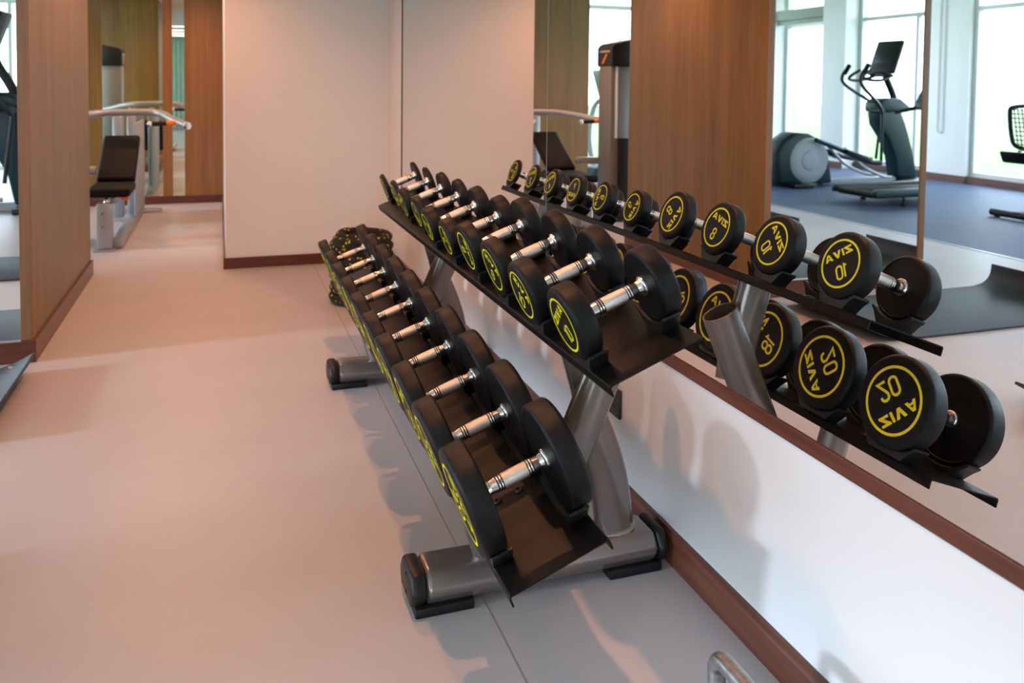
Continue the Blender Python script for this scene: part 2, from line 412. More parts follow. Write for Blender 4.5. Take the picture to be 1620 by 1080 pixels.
# ------------------------------------------------------------------ ceiling lights
def strip_light(x0, x1, y, lb):
    t = thing('strip_light', lb, 'ceiling light', ((x0 + x1) / 2, y, 2.45), group='linear ceiling lights')
    w = (x1 - x0) / 2
    MB().box(-w - 0.02, w + 0.02, -0.06, 0.06, -0.02, -0.0005).build('housing', M['silver'], t, smooth=0)
    MB().box(-w, w, -0.045, 0.045, -0.024, -0.0205).build('diffuser', M['strip'], t, smooth=0)
for y, lb in ((-3.6, 'slim white linear ceiling light, first from the glass end wall'), (-2.4, 'slim white linear ceiling light, second from the glass end wall'),
              (-1.2, 'slim white linear ceiling light, third from the glass end wall'), (0.2, 'slim white linear ceiling light, fourth from the glass end wall'),
              (7.4, 'slim white linear ceiling light above the chest press machine')):
    strip_light(-2.9, -1.4, y, lb)
def downlight(x, y, power, lb, spot=150):
    t = thing('downlight', lb, 'ceiling light', (x, y, 2.45), group='round recessed downlights')
    MB().lathe([(0.055, -0.0005), (0.055, -0.006), (0.042, -0.008), (0.040, -0.0035), (0.040, -0.0005)], 'z', 28).build('bezel', M['white_frame'], t)
    MB().lathe([(0.039, -0.0008), (0.039, -0.0030)], 'z', 24).build('lamp', M['lamp'], t)
    l = bpy.data.lights.new('downlight_beam', 'SPOT'); l.energy = power; l.color = WARM
    l.spot_size = math.radians(spot); l.spot_blend = 0.75; l.shadow_soft_size = 0.022
    lo = bpy.data.objects.new('downlight_beam', l); COL.objects.link(lo); lo.parent = t; lo.location = (0, 0, -0.02)
LAMPS = [(-0.86, 2.05, 1.10, 'warm recessed downlight over the open half of the dumbbell rack'),
         (-0.86, 3.85, 0.90, 'warm recessed downlight over the far half of the dumbbell rack'),
         (-1.45, 5.3, 0.80, 'warm recessed downlight between the wood pillar and the cream wall'),
         (-1.45, 6.9, 0.75, 'warm recessed downlight above the front of the chest press machine'),
         (-1.50, 8.6, 0.80, 'warm recessed downlight before the hallway end mirrors'),
         (-2.90, 8.0, 0.70, 'warm recessed downlight behind the wood pillar')]
for x, y, k, lb in LAMPS: downlight(x, y, DOWN_POWER * k, lb)

# ------------------------------------------------------------------ dumbbell rack
rack = thing('dumbbell_rack', 'two tier taupe steel dumbbell rack with black trays along the mirror wall', 'rack')
TIERS = [dict(F=(-0.433, 0.697), ang=math.radians(20.8), W=0.2336, y0=1.497, y1=4.10, dy=1.630, step=0.2665),
         dict(F=(-0.637, 0.297), ang=math.radians(20.3), W=0.2316, y0=1.508, y1=4.24, dy=1.664, step=0.2720)]
def tier_mtx(T):
    return Matrix.Translation((T['F'][0], 0, T['F'][1])) @ Matrix.Rotation(-T['ang'], 4, 'Y')
# (weight, radius, thickness, room face s, wall face s, centre height above tray)
UP = [(10, .083, .050, -.008, .242, .102), (10, .083, .050, -.008, .242, .102), (8, .083, .044, .004, .242, .102), (8, .083, .044, .006, .242, .102),
      (6, .069, .045, .006, .246, .085), (6, .069, .045, .008, .246, .085), (4, .068, .034, .028, .243, .083), (4, .068, .034, .030, .243, .083),
      (2, .068, .019, .050, .232, .082), (2, .068, .019, .050, .232, .082)]
LO = [(w, .1195, .055, -.012, .248, .132) for w in (20, 20)] + [(w, .1195, .052, -.008, .246, .132) for w in (18, 18)] + \
     [(w, .118, .050, -.006, .244, .130) for w in (16, 16)] + [(w, .117, .047, -.004, .242, .129) for w in (14, 14)] + [(w, .116, .044, -.002, .240, .128) for w in (12, 12)]
SETS = [UP, LO]
def saddle_mesh(R, c, key):
    ri = R + 0.002
    a = [(ri * math.cos(math.radians(t)), c + ri * math.sin(math.radians(t))) for t in range(-134, -45, 8)]
    l, r_ = a[0], a[-1]
    ro = R + 0.0095
    tip = lambda t, q: (q * math.cos(math.radians(t)), c + q * math.sin(math.radians(t)))
    prof = a + [tip(-44.5, R + 0.0035), tip(-44.0, R + 0.007), tip(-46, ro), tip(-55, ro + 0.001), (R * 0.44, 0.0), (-R * 0.44, 0.0), tip(-125, ro + 0.001), tip(-134, ro), tip(-136.0, R + 0.007), tip(-135.5, R + 0.0035)]
    return MB().prism([(y, z) for y, z in prof], 'x', 0.0, 0.046).mesh('saddle_' + key, M['saddle'], smooth=30)
for ti, T in enumerate(TIERS):
    mt = tier_mtx(T); W = T['W']; th = 0.004; lip = 0.024
    prof = [(0.0, -lip), (0.0, -0.006)] + arc(0.006, -0.006, 0.006, 180, 90, 3)[1:] + arc(W - 0.006, -0.006, 0.006, 90, 0, 3) + [(W, -lip), (W - th, -lip)] + \
           arc(W - 0.006 - 0.0005, -0.006 - th + 0.004, 0.003, 0, 90, 2) + arc(0.0065, -0.0065, 0.003, 90, 180, 2) + [(th, -lip)]
    tray = MB().prism(prof, 'y', T['y0'], T['y1']).build('tray', M['tray'], rack, smooth=40)
    tray.matrix_local = mt
    cache = {}
    for i, (w, R, thk, sr, sw, c) in enumerate(SETS[ti]):
        y = T['dy'] + T['step'] * i
        if (R, c) not in cache: cache[(R, c)] = saddle_mesh(R, c, '%d_%d' % (ti, w))
        link('saddle', cache[(R, c)], tray, (max(sr, 0.001) + 0.001, y, 0.0))
        link('saddle', cache[(R, c)], tray, (min(sw, W) - 0.049, y, 0.0))
    for yy in (T['y0'] + 0.31, T['y1'] - 0.55):
        MB().lathe([(0.011, 0.0), (0.011, 0.003), (0.009, 0.005), (0.005, 0.005), (0.005, 0.002)], 'z', 18, (W * 0.36, yy, 0.0)).build('bolt', M['plastic'], tray)
        MB().lathe([(0.011, 0.0), (0.011, 0.003), (0.009, 0.005), (0.005, 0.005), (0.005, 0.002)], 'z', 18, (W * 0.60, yy, 0.0)).build('bolt', M['plastic'], tray)
for fy in (2.01, 3.61):
    # foot bar: flattened hexagonal tube across the rack
    h = [(-0.078, 0.060), (-0.050, 0.100), (0.050, 0.100), (0.075, 0.060), (0.054, 0.019), (-0.054, 0.019)]
    foot = MB().prism([(fy + a, b) for a, b in h], 'x', -0.695, -0.060).build('foot_bar', M['taupe'], rack, bevel=0.014, seg=4, smooth=50)
    cap = MB().prism([(fy + a * 1.03, 0.060 + (b - 0.060) * 1.05) for a, b in h], 'x', -0.735, -0.695).build('end_cap', M['plastic'], foot, bevel=0.012, seg=3, smooth=50)
    MB().prism([(fy + a * 1.03, 0.060 + (b - 0.060) * 1.05) for a, b in h], 'x', -0.060, -0.030).build('end_cap', M['plastic'], foot, bevel=0.012, seg=3, smooth=50)
    for dz in (0.036, 0.082): MB().lathe([(0.006, -0.7358), (0.006, -0.733)], 'x', 14, (0, fy - 0.006, dz)).build('screw', M['hole'], foot)
    for x0, x1 in ((-0.725, -0.575), (-0.205, -0.050)):
        MB().box(x0, x1, fy - 0.072, fy + 0.068, 0.0, 0.024).build('rubber_pad', M['plastic'], foot, bevel=0.004)
    # curved main post, wall side foot up to the upper tray
    pp = smooth_path([(-0.158, fy, 0.085), (-0.170, fy, 0.18), (-0.190, fy, 0.27), (-0.222, fy, 0.36), (-0.258, fy, 0.44)], 6)
    MB().tube(pp, 0.05, 24, ell=(0.056, 0.036), side=(1, 0, 0)).build('curved_post', M['taupe'], rack, smooth=60)
    pp = smooth_path([(-0.222, fy + 0.022, 0.46), (-0.243, fy + 0.030, 0.55), (-0.300, fy + 0.032, 0.738)], 6)
    MB().tube(pp, 0.05, 24, ell=(0.055, 0.036), side=(1, 0, 0)).build('upper_post', M['taupe'], rack, smooth=60)
    # straight brace, open at its top, down to the lower tray
    a, b = Vector((-0.150, fy - 0.014, 0.672)), Vector((-0.398, fy - 0.014, 0.092))
    mid = Vector((-0.262, fy - 0.014, 0.410))
    br = smooth_path([a, mid, b], 8)
    mbt = MB().tube(br, 0.05, 24, ell=(0.055, 0.040), side=(1, 0, 0), caps=False)
    n0 = len(mbt.v)
    mbt.tube(br, 0.05, 24, ell=(0.050, 0.035), side=(1, 0, 0), caps=False)
    m_ = len(br)
    mbt.f += [(k, (k + 1) % 24, n0 + (k + 1) % 24, n0 + k) for k in range(24)]
    mbt.f += [((m_ - 1) * 24 + k, (m_ - 1) * 24 + (k + 1) % 24, n0 + (m_ - 1) * 24 + (k + 1) % 24, n0 + (m_ - 1) * 24 + k) for k in range(24)]
    mbt.mi += [0] * 48
    MB_br = mbt.build('brace_tube', M['taupe'], rack, smooth=60)
    # short strut from the foot to the lower tray
    st = [(-0.505, fy - 0.01, 0.090), (-0.575, fy - 0.01, 0.312)]
    MB().tube(st, 0.05, 20, ell=(0.052, 0.034), side=(1, 0, 0)).build('strut', M['taupe'], rack, smooth=60)
    MB().tube([(-0.506, fy - 0.01, 0.097), (-0.509, fy - 0.01, 0.106)], 0.05, 24, ell=(0.060, 0.042), side=(1, 0, 0)).build('weld_bead', M['weld'], rack)
    MB().tube([(-0.163, fy, 0.097), (-0.164, fy, 0.106)], 0.05, 24, ell=(0.063, 0.043), side=(1, 0, 0)).build('weld_bead', M['weld'], rack)
    MB().box(-0.040, 0.040, -0.05, 0.05, -0.010, -0.0045).build('mounting_plate', M['taupe'], rack, bevel=0.002).matrix_local = \
        tier_mtx(TIERS[0]) @ Matrix.Translation((0.125, fy, 0))

# ------------------------------------------------------------------ dumbbells
def lathe_head(R, th, key):
    e = 0.012
    p = [(R * 0.02, -0.0015), (R * 0.775, -0.0015), (R * 0.79, 0.0), (R - e, 0.0)] if False else [(R * 0.02, 0.0), (R - e, 0.0)]
    p += [(R - e + e * math.sin(t), -e + e * math.cos(t)) for t in (0.3, 0.6, 0.95, 1.3, 1.57)]
    e2 = 0.008 if th > 0.025 else 0.004
    p += [(R - e2 + e2 * math.cos(t), -th + e2 - e2 * math.sin(t)) for t in (0.0, 0.4, 0.8, 1.2, 1.57)]
    p += [(R * 0.90, -th), (R * 0.89, -th + 0.0012), (R * 0.30, -th + 0.0012), (0.024, -th + 0.0012), (0.002, -th + 0.0012)]
    return MB().lathe(p, 'x', 64).mesh('rubber_head_' + key, M['rubber'], smooth=40)
def handle_parts(L):
    h = L / 2; mb = MB(); n = 30
    C, K, G = 0, 1, 2
    half = [(0.0171, 0.0, K), (0.0167, 0.34, K), (0.0165, 0.385, K), (0.0150, 0.392, G), (0.0150, 0.410, G), (0.0164, 0.416, C), (0.0168, 0.424, C), (0.0168, 0.458, C), (0.0163, 0.464, C),
            (0.0148, 0.470, G), (0.0148, 0.492, G), (0.0162, 0.498, C), (0.0166, 0.506, C), (0.0165, 0.542, C), (0.0160, 0.548, C), (0.0146, 0.554, G), (0.0146, 0.574, G), (0.0159, 0.580, C),
            (0.0139, 0.80, C), (0.0126, 0.985, C)]
    prof = [(r_, -a * h, m) for r_, a, m in half[::-1]] + [(r_, a * h, m) for r_, a, m in half[1:]]
    mb.lathe([(r_, a) for r_, a, m in prof], 'x', n)
    mi = []
    for k in range(len(prof) - 1):
        m0, m1 = prof[k][2], prof[k + 1][2]
        mi += [G if G in (m0, m1) else (K if m0 == m1 == K else C)] * n
    mb.mi = mi + [C, C]
    bar_ = mb.mesh('handle', [M['chrome'], M['knurl'], M['groove']], smooth=40)
    f = MB().lathe([(0.0140, -0.017), (0.0158, -0.012), (0.0170, -0.0075), (0.0215, -0.0055), (0.0228, -0.003), (0.0228, 0.001)], 'x', 32)
    return bar_, f.mesh('collar', M['chrome'], smooth=40)

GL = {'Z': [[(0, 0), (1.02, 0), (1.02, .26), (.50, .26), (1.06, .80), (1.06, 1), (.04, 1), (.04, .74), (.56, .74), (0, .20)]],
      'I': [[(0, 0), (.28, 0), (.28, 1), (0, 1)]],
      'V': [[(0, 1), (.34, 1), (.56, .42), (.78, 1), (1.12, 1), (.72, 0), (.40, 0)]],
      'A': [[(0, 0), (.32, 0), (.40, .20), (.36, .42), (.56, .66), (.72, 1), (.40, 1)], [(.40, .20), (.72, .20), (.80, 0), (1.12, 0), (.72, 1), (.56, .66), (.76, .42), (.36, .42)]]}
def lettering(ringR):
    H = 0.32 * ringR; mb = MB(); x = 0.0; W = 0
    seq = [('Z', 1.06), ('I', .28), ('V', 1.12), ('A', 1.12)]
    tot = sum(w for _, w in seq) + 0.12 * 3
    sc = 1.42 * ringR / tot
    for ch, w in seq:
        for poly in GL[ch]:
            pts = [((x + px + 0.10 * py - tot / 2) * sc, (py - 0.5) * H + 0.42 * ringR, 0.0) for px, py in poly]
            mb.add(pts, [list(range(len(pts)))])
        x += w + 0.12
    return mb
def stroke(mb, pts, w, closed=False):
    P = [Vector((p[0], p[1])) for p in pts]; n = len(P); L = []; R = []
    for i in range(n):
        if closed: a, b = P[i - 1], P[(i + 1) % n]
        else: a, b = P[max(i - 1, 0)], P[min(i + 1, n - 1)]
        d1 = (P[i] - a); d2 = (b - P[i])
        d1 = d1.normalized() if d1.length > 1e-9 else d2.normalized()
        d2 = d2.normalized() if d2.length > 1e-9 else d1
        t = (d1 + d2).normalized() if (d1 + d2).length > 1e-6 else d1
        nrm = Vector((-t.y, t.x)); k = 1.0 / max(0.5, math.sqrt(max(0.01, (1 + d1.dot(d2)) / 2)))
        L.append(P[i] + nrm * w / 2 * k); R.append(P[i] - nrm * w / 2 * k)
    v = [(p.x, p.y, 0) for p in L] + [(p.x, p.y, 0) for p in R]
    m = n if closed else n - 1
    mb.add(v, [(i, (i + 1) % n, n + (i + 1) % n, n + i) for i in range(m)])
def digit(d):
    rr = lambda x0, y0, x1, y1, r: arc(x1 - r, y1 - r, r, 0, 90, 4) + arc(x0 + r, y1 - r, r, 90, 180, 4) + arc(x0 + r, y0 + r, r, 180, 270, 4) + arc(x1 - r, y0 + r, r, 270, 360, 4)
    if d == '0': return [(rr(0, 0, .52, 1, .24), True)]
    if d == '1': return [([(0.0, .86), (.20, 1.0), (.20, 0.0)], False)]
    if d == '8': return [(rr(.02, .52, .50, 1, .22), True), (rr(0, 0, .52, .52, .24), True)]
    if d == '6': return [(rr(0, 0, .52, .56, .24), True), ([(0, .3), (0, .72), (.06, .90), (.24, 1.0), (.46, .98)], False)]
    if d == '4': return [([(.40, 0), (.40, 1.0), (0, .28), (.54, .28)], False)]
    if d == '2': return [([(0, .72), (.02, .86), (.12, .97), (.26, 1.0), (.40, .97), (.50, .86), (.50, .70), (.42, .56), (0, 0), (.54, 0)], False)]
    return []
def number(txt, ringR):
    H = 0.54 * ringR; mb = MB(); x = 0; W = {'1': .20}
    tot = sum(W.get(c, .53) for c in txt) + 0.24 * (len(txt) - 1)
    for c in txt:
        for pts, cl in digit(c):
            stroke(mb, [((x + px - tot / 2) * H, (py - 0.5) * H - 0.36 * ringR) for px, py in pts], 0.16 * H, cl)
        x += W.get(c, .53) + 0.24
    return mb
def ring(ringR):
    mb = MB(); n = 72; v = []; f = []
    for r in (ringR, ringR * 0.915):
        v += [(r * math.cos(2 * PI * k / n), r * math.sin(2 * PI * k / n), 0) for k in range(n)]
    return mb.add(v, [(k, (k + 1) % n, n + (k + 1) % n, n + k) for k in range(n)])

TH_WALL = [[-35, 43, 15, 116, 110, -95, 180, -30, -18, 100], [134, -131, -72, 20, -110, 75, 150, -40, 200, 95]]
TH_ROOM = [[38, -38, -33, -90, -80, -120, 160, 20, 180, 40], [-60, 100, 30, -120, 170, 75, -20, 140, -75, 10]]
ORD = ['first', 'second', 'third', 'fourth', 'fifth', 'sixth', 'seventh', 'eighth', 'ninth', 'tenth']
HC, LC, HD = {}, {}, {}
for ti, T in enumerate(TIERS):
    mt = tier_mtx(T)
    for i, (w, R, thk, sr, sw, c) in enumerate(SETS[ti]):
        y = T['dy'] + T['step'] * i
        lb = 'black rubber %d kg dumbbell, %s from the open end of the %s tray' % (w, ORD[i], ('upper', 'lower')[ti])
        t = thing('dumbbell', lb, 'dumbbell', group=('dumbbells on the upper tray', 'dumbbells on the lower tray')[ti])
        t.matrix_world = mt @ Matrix.Translation(((sr + sw) / 2, y, c))
        hl = (sw - sr) / 2
        k = (R, thk)
        if k not in HC: HC[k] = lathe_head(R, thk, '%d' % w)
        L = round(2 * hl - 2 * thk, 4)
        if L not in HD: HD[L] = handle_parts(L)
        bar_me, collar_me = HD[L]
        hb = link('handle', bar_me, t)
        link('collar', collar_me, hb, mtx=Matrix.Translation((L / 2, 0, 0)))
        link('collar', collar_me, hb, mtx=Matrix.Translation((-L / 2, 0, 0)) @ Matrix.Rotation(PI, 4, 'Z'))
        kk = (R, w); rr_ = 0.74 * R
        if kk not in LC:
            LC[kk] = (ring(rr_).mesh('label_ring', M['yellow'], smooth=0), lettering(rr_).mesh('brand_lettering', M['yellow'], smooth=0),
                      number(str(w), rr_).mesh('weight_number', M['yellow'], smooth=0))
        for sgn, th in ((1, TH_WALL[ti][i]), (-1, TH_ROOM[ti][i])):
            hm = Matrix.Translation((sgn * hl, 0, 0)) @ (Matrix.Identity(4) if sgn > 0 else Matrix.Rotation(PI, 4, 'Z'))
            hd = link('head', HC[k], t, mtx=hm)
            a = math.radians(th); ca, sa = math.cos(a), math.sin(a)
            lm = Matrix(((0, 0, 1, 0.0005), (ca, -sa, 0, 0), (sa, ca, 0, 0), (0, 0, 0, 1)))
            for nm, me in zip(('label_ring', 'brand_lettering', 'weight_number'), LC[kk]):
                link(nm, me, hd, mtx=lm)

cd = [(-8.535, 9.245, 3.02)] + [(-8.535, 9.29 - 0.045 * math.cos(a * PI / 8), 0.72 - 0.045 * math.sin(a * PI / 8)) for a in range(9)] + [(-8.535, 9.335, 3.02)]
tag(MB().tube(cd, 0.007, 8).build('blind_cord', M['white_frame']), 'white looped blind cord hanging on the wall beside the tall window', 'blind cord')

# ------------------------------------------------------------------ wall socket, kettlebell, rope, mats
t = thing('wall_socket', 'anthracite double wall socket on the white wall behind the rack post', 'socket', (0, 2.37, 0.315))
MB().box(-0.010, -0.0005, -0.082, 0.082, -0.045, 0.045).build('plate', M['socket'], t, bevel=0.003)
for q in (-1, 1):
    cy_ = q * 0.040
    MB().box(-0.0125, -0.0095, q * 0.012 - 0.006, q * 0.012 + 0.006, 0.014, 0.032).build('rocker', M['plastic'], t, bevel=0.001)
    for dy_, dz_, a_, b_ in ((0, 0.012, .0022, .005), (-0.011, -0.012, .004, .0022), (0.011, -0.012, .004, .0022)):
        MB().box(-0.0106, -0.0098, cy_ + dy_ - a_, cy_ + dy_ + a_, dz_ - b_, dz_ + b_).build('pin_hole', M['hole'], t, smooth=0)

t = thing('kettlebell', 'worn grey steel kettlebell handle standing by the baseboard below the mirror', 'kettlebell', (-0.275, 1.268, 0))
hp = arc(0, 0.155, 0.052, -20, 200, 10)
hp = [(0.042, 0.115)] + arc(0.030, 0.188, 0.033, 0, 90, 5) + arc(-0.030, 0.188, 0.033, 90, 180, 5) + [(-0.042, 0.115)]
hp = [(0.055, 0.120), (0.066, 0.160)] + arc(0.036, 0.186, 0.032, 0, 90, 5) + arc(-0.036, 0.186, 0.032, 90, 180, 5) + [(-0.066, 0.160), (-0.055, 0.120)]
MB().tube(smooth_path([(0, a, b) for a, b in hp], 3), 0.0175, 16).build('handle', M['steel'], t)
MB().lathe([(0.045, 0.0), (0.062, 0.006), (0.076, 0.035), (0.080, 0.065), (0.074, 0.098), (0.058, 0.122), (0.030, 0.136), (0.005, 0.139)], 'z', 36).build('body', M['cast'], t)

rp = []
for i in range(300):
    a = i * 0.30; h_ = i / 300
    rr = 0.155 + 0.012 * math.sin(i * 0.13)
    if i % 1 == 0: rp.append((-0.375 + rr * math.cos(a), 4.98 + rr * math.sin(a), 0.026 + 0.365 * h_))
for i in range(160):
    a = 300 * 0.30 + i * 0.34; h_ = i / 160; rr = max(0.045, 0.155 - i * 0.012)
    rp.append((-0.375 + rr * math.cos(a), 4.98 + rr * math.sin(a), 0.395 - 0.30 * h_))
o = MB().tube(rp, 0.026, 10).build('battle_rope', M['rope']); o.data.materials[0] = M['rope']
tag(o, 'coiled black battle rope with yellow flecks heaped in the corner past the rack', 'rope')

mp_ = smooth_path([(-1.955, 0.050), (-2.03, 0.026), (-2.13, 0.010), (-2.3, 0.007), (-2.9, 0.007), (-3.40, 0.007), (-3.52, 0.012), (-3.60, 0.035), (-3.645, 0.085), (-3.655, 0.150)][::1] and
                  [(x, 0, z) for x, z in [(-1.945, 0.088), (-2.02, 0.050), (-2.12, 0.019), (-2.3, 0.007), (-2.9, 0.007), (-3.40, 0.007), (-3.52, 0.012), (-3.60, 0.035), (-3.645, 0.085), (-3.655, 0.150)]], 4)
pts = [Vector((p.x, p.z)) for p in mp_]; L_, R_ = [], []
for i, p in enumerate(pts):
    d = (pts[min(i + 1, len(pts) - 1)] - pts[max(i - 1, 0)]).normalized(); n_ = Vector((-d.y, d.x))
    L_.append(p + n_ * 0.0065); R_.append(p - n_ * 0.0065)
prof = [(p.x, p.y) for p in L_] + [(p.x, p.y) for p in R_[::-1]]
mzero = -min(p[1] for p in prof)
prof = [(x, z + mzero) for x, z in prof]
mat_me = MB().prism(prof, 'y', -0.39, 0.39).mesh('mat_sheet', M['mat'], smooth=40, bevel=0.003)
eye_me = MB().lathe([(0.006, 0.0), (0.013, 0.0), (0.0135, 0.002), (0.011, 0.0035), (0.0065, 0.003)], 'z', 18).mesh('eyelet', M['chrome'])
for y_, lb in ((3.76, 'dark grey exercise mat with curled ends lying before the mirrored pillar'),
               (2.16, 'dark grey exercise mat with curled ends lying beside the open aisle')):
    t = thing('exercise_mat', lb, 'exercise mat', (0, y_, 0), group='mats on the floor')
    sh = link('mat_sheet', mat_me, t)
    for q in (-1, 1):
        e = link('eyelet', eye_me, t, (-2.02, q * 0.30, 0.0575)); e.rotation_euler = (0, math.radians(23), 0)

# ------------------------------------------------------------------ chest press machine in the hallway
t = thing('chest_press_machine', 'silver chest press machine with black pads and a weight tower at the hallway end', 'gym machine')
def bar(name, pts, ell, m, parent, n=16, side=(1, 0, 0), **k):
    return MB().tube(pts, 0.03, n, ell=ell, side=side).build(name, m, parent, **k)
def rbox(name, x0, x1, y0, y1, z0, z1, m, parent, bevel=0.008, **k):
    return MB().box(x0, x1, y0, y1, z0, z1).build(name, m, parent, bevel=bevel, **k)
rbox('base_bar', -1.955, -1.875, 7.05, 9.0, 0.012, 0.085, M['silver'], t, 0.012)
rbox('floor_plate', -2.075, -1.925, 6.94, 7.10, 0.0, 0.014, M['silver'], t, 0.003)
rbox('rear_plate', -2.12, -1.72, 8.90, 9.06, 0.0, 0.03, M['silver'], t, 0.005)
fp = rbox('front_post', -2.055, -1.945, 6.97, 7.07, 0.014, 0.365, M['silver'], t, 0.012)
for z_ in (0.19, 0.29): MB().lathe([(0.009, 0), (0.009, 0.006), (0.004, 0.009)], 'y', 14, (-2.01, 6.961, z_)).build('bolt', M['chrome'], fp)
MB().tube([(-1.99, 7.04, 0.36), (-1.99, 7.06, 0.405)], 0.022, 14).build('seat_stem', M['chrome'], t)
rbox('seat_pad', -2.125, -1.82, 6.99, 7.48, 0.405, 0.475, M['pad'], t, 0.025, seg=4)
rbox('seat_rail', -1.99, -1.93, 7.1, 8.4, 0.34, 0.395, M['silver'], t, 0.01)
# back pad, inclined away from the seat
bp_ = MB().box(-0.145, 0.145, -0.035, 0.035, 0.0, 0.62).build('back_pad', M['pad'], t, bevel=0.026, seg=4)
bp_.location = (-1.975, 7.52, 0.47); bp_.rotation_euler = (math.radians(-58), 0, 0)
MB().tube([(-1.955, 7.50, 0.38), (-1.955, 8.06, 0.72)], 0.025, 12).build('back_support', M['silver'], t)
rbox('adjuster_knob', -1.925, -1.865, 7.40, 7.46, 0.33, 0.385, M['orange'], t, 0.012)
rbox('upright', -1.965, -1.895, 8.30, 8.42, 0.05, 0.98, M['silver'], t, 0.014)
rbox('upright', -2.10, -2.01, 8.44, 8.56, 0.03, 0.97, M['silver'], t, 0.014)
rbox('side_shroud', -1.885, -1.865, 8.05, 8.9, 0.10, 0.92, M['grey_disc'], t, 0.006)
arm = smooth_path([(-2.56, 7.45, 0.925), (-2.42, 7.70, 0.955), (-2.22, 7.98, 1.005), (-1.95, 8.02, 1.02), (-1.68, 7.98, 1.015), (-1.55, 7.74, 0.965), (-1.425, 7.50, 0.925)], 5)
ar = MB().tube(arm, 0.032, 14).build('press_arm', M['silver'], t)
for x_, y_ in ((-2.56, 7.45), (-1.425, 7.50)):
    MB().lathe([(0.004, -0.034), (0.022, -0.028), (0.034, 0.0), (0.022, 0.028), (0.004, 0.034)], 'z', 16, (x_, y_, 0.925)).build('end_ball', M['chrome'], ar)
for q, x_ in ((1, -1.50), (-1, -2.46)):
    g = MB().tube([(x_, 7.63, 0.945), (x_ - q * 0.09, 7.65, 0.94)], 0.022, 12).build('grip', M['orange'], t)
    MB().tube([(x_ - q * 0.09, 7.65, 0.94), (x_ - q * 0.21, 7.66, 0.935)], 0.020, 12).build('grip_sleeve', M['plastic'], g)
    MB().lathe([(0.004, -0.026), (0.018, -0.020), (0.026, 0.0), (0.018, 0.020), (0.004, 0.026)], 'x', 14, (x_ - q * 0.225, 7.66, 0.935)).build('end_ball', M['chrome'], g)
# weight tower beside the bench
tw = rbox('tower_shell', -2.56, -2.33, 7.20, 7.48, 0.0, 1.50, mat('tower_grey', (0.20, 0.20, 0.19, 1), 0.4, 0.3), t, 0.02)
rbox('tower_stripe', -2.40, -2.375, 7.192, 7.20, 0.80, 1.48, M['white_frame'], t, 0.002)
MB().prism([(-2.325, 1.48), (-2.325, 1.66), (-2.36, 1.70), (-2.58, 1.75), (-2.58, 1.48)], 'y', 7.17, 7.51).build('tower_cap', M['plastic'], t, bevel=0.012)
rbox('badge', -2.325, -2.321, 7.22, 7.44, 1.615, 1.635, M['grey_disc'], t, 0.001)
MB().prism([(7.27, 1.60), (7.31, 1.60), (7.40, 1.51), (7.36, 1.51)], 'x', -2.3245, -2.3215).build('orange_slash', M['orange'], t)
rbox('stack_guard', -2.585, -2.41, 7.16, 7.20, 0.02, 0.80, M['plastic'], t, 0.006)
rbox('link_bar', -2.35, -2.115, 7.46, 7.54, 0.53, 0.60, M['silver'], t, 0.015)

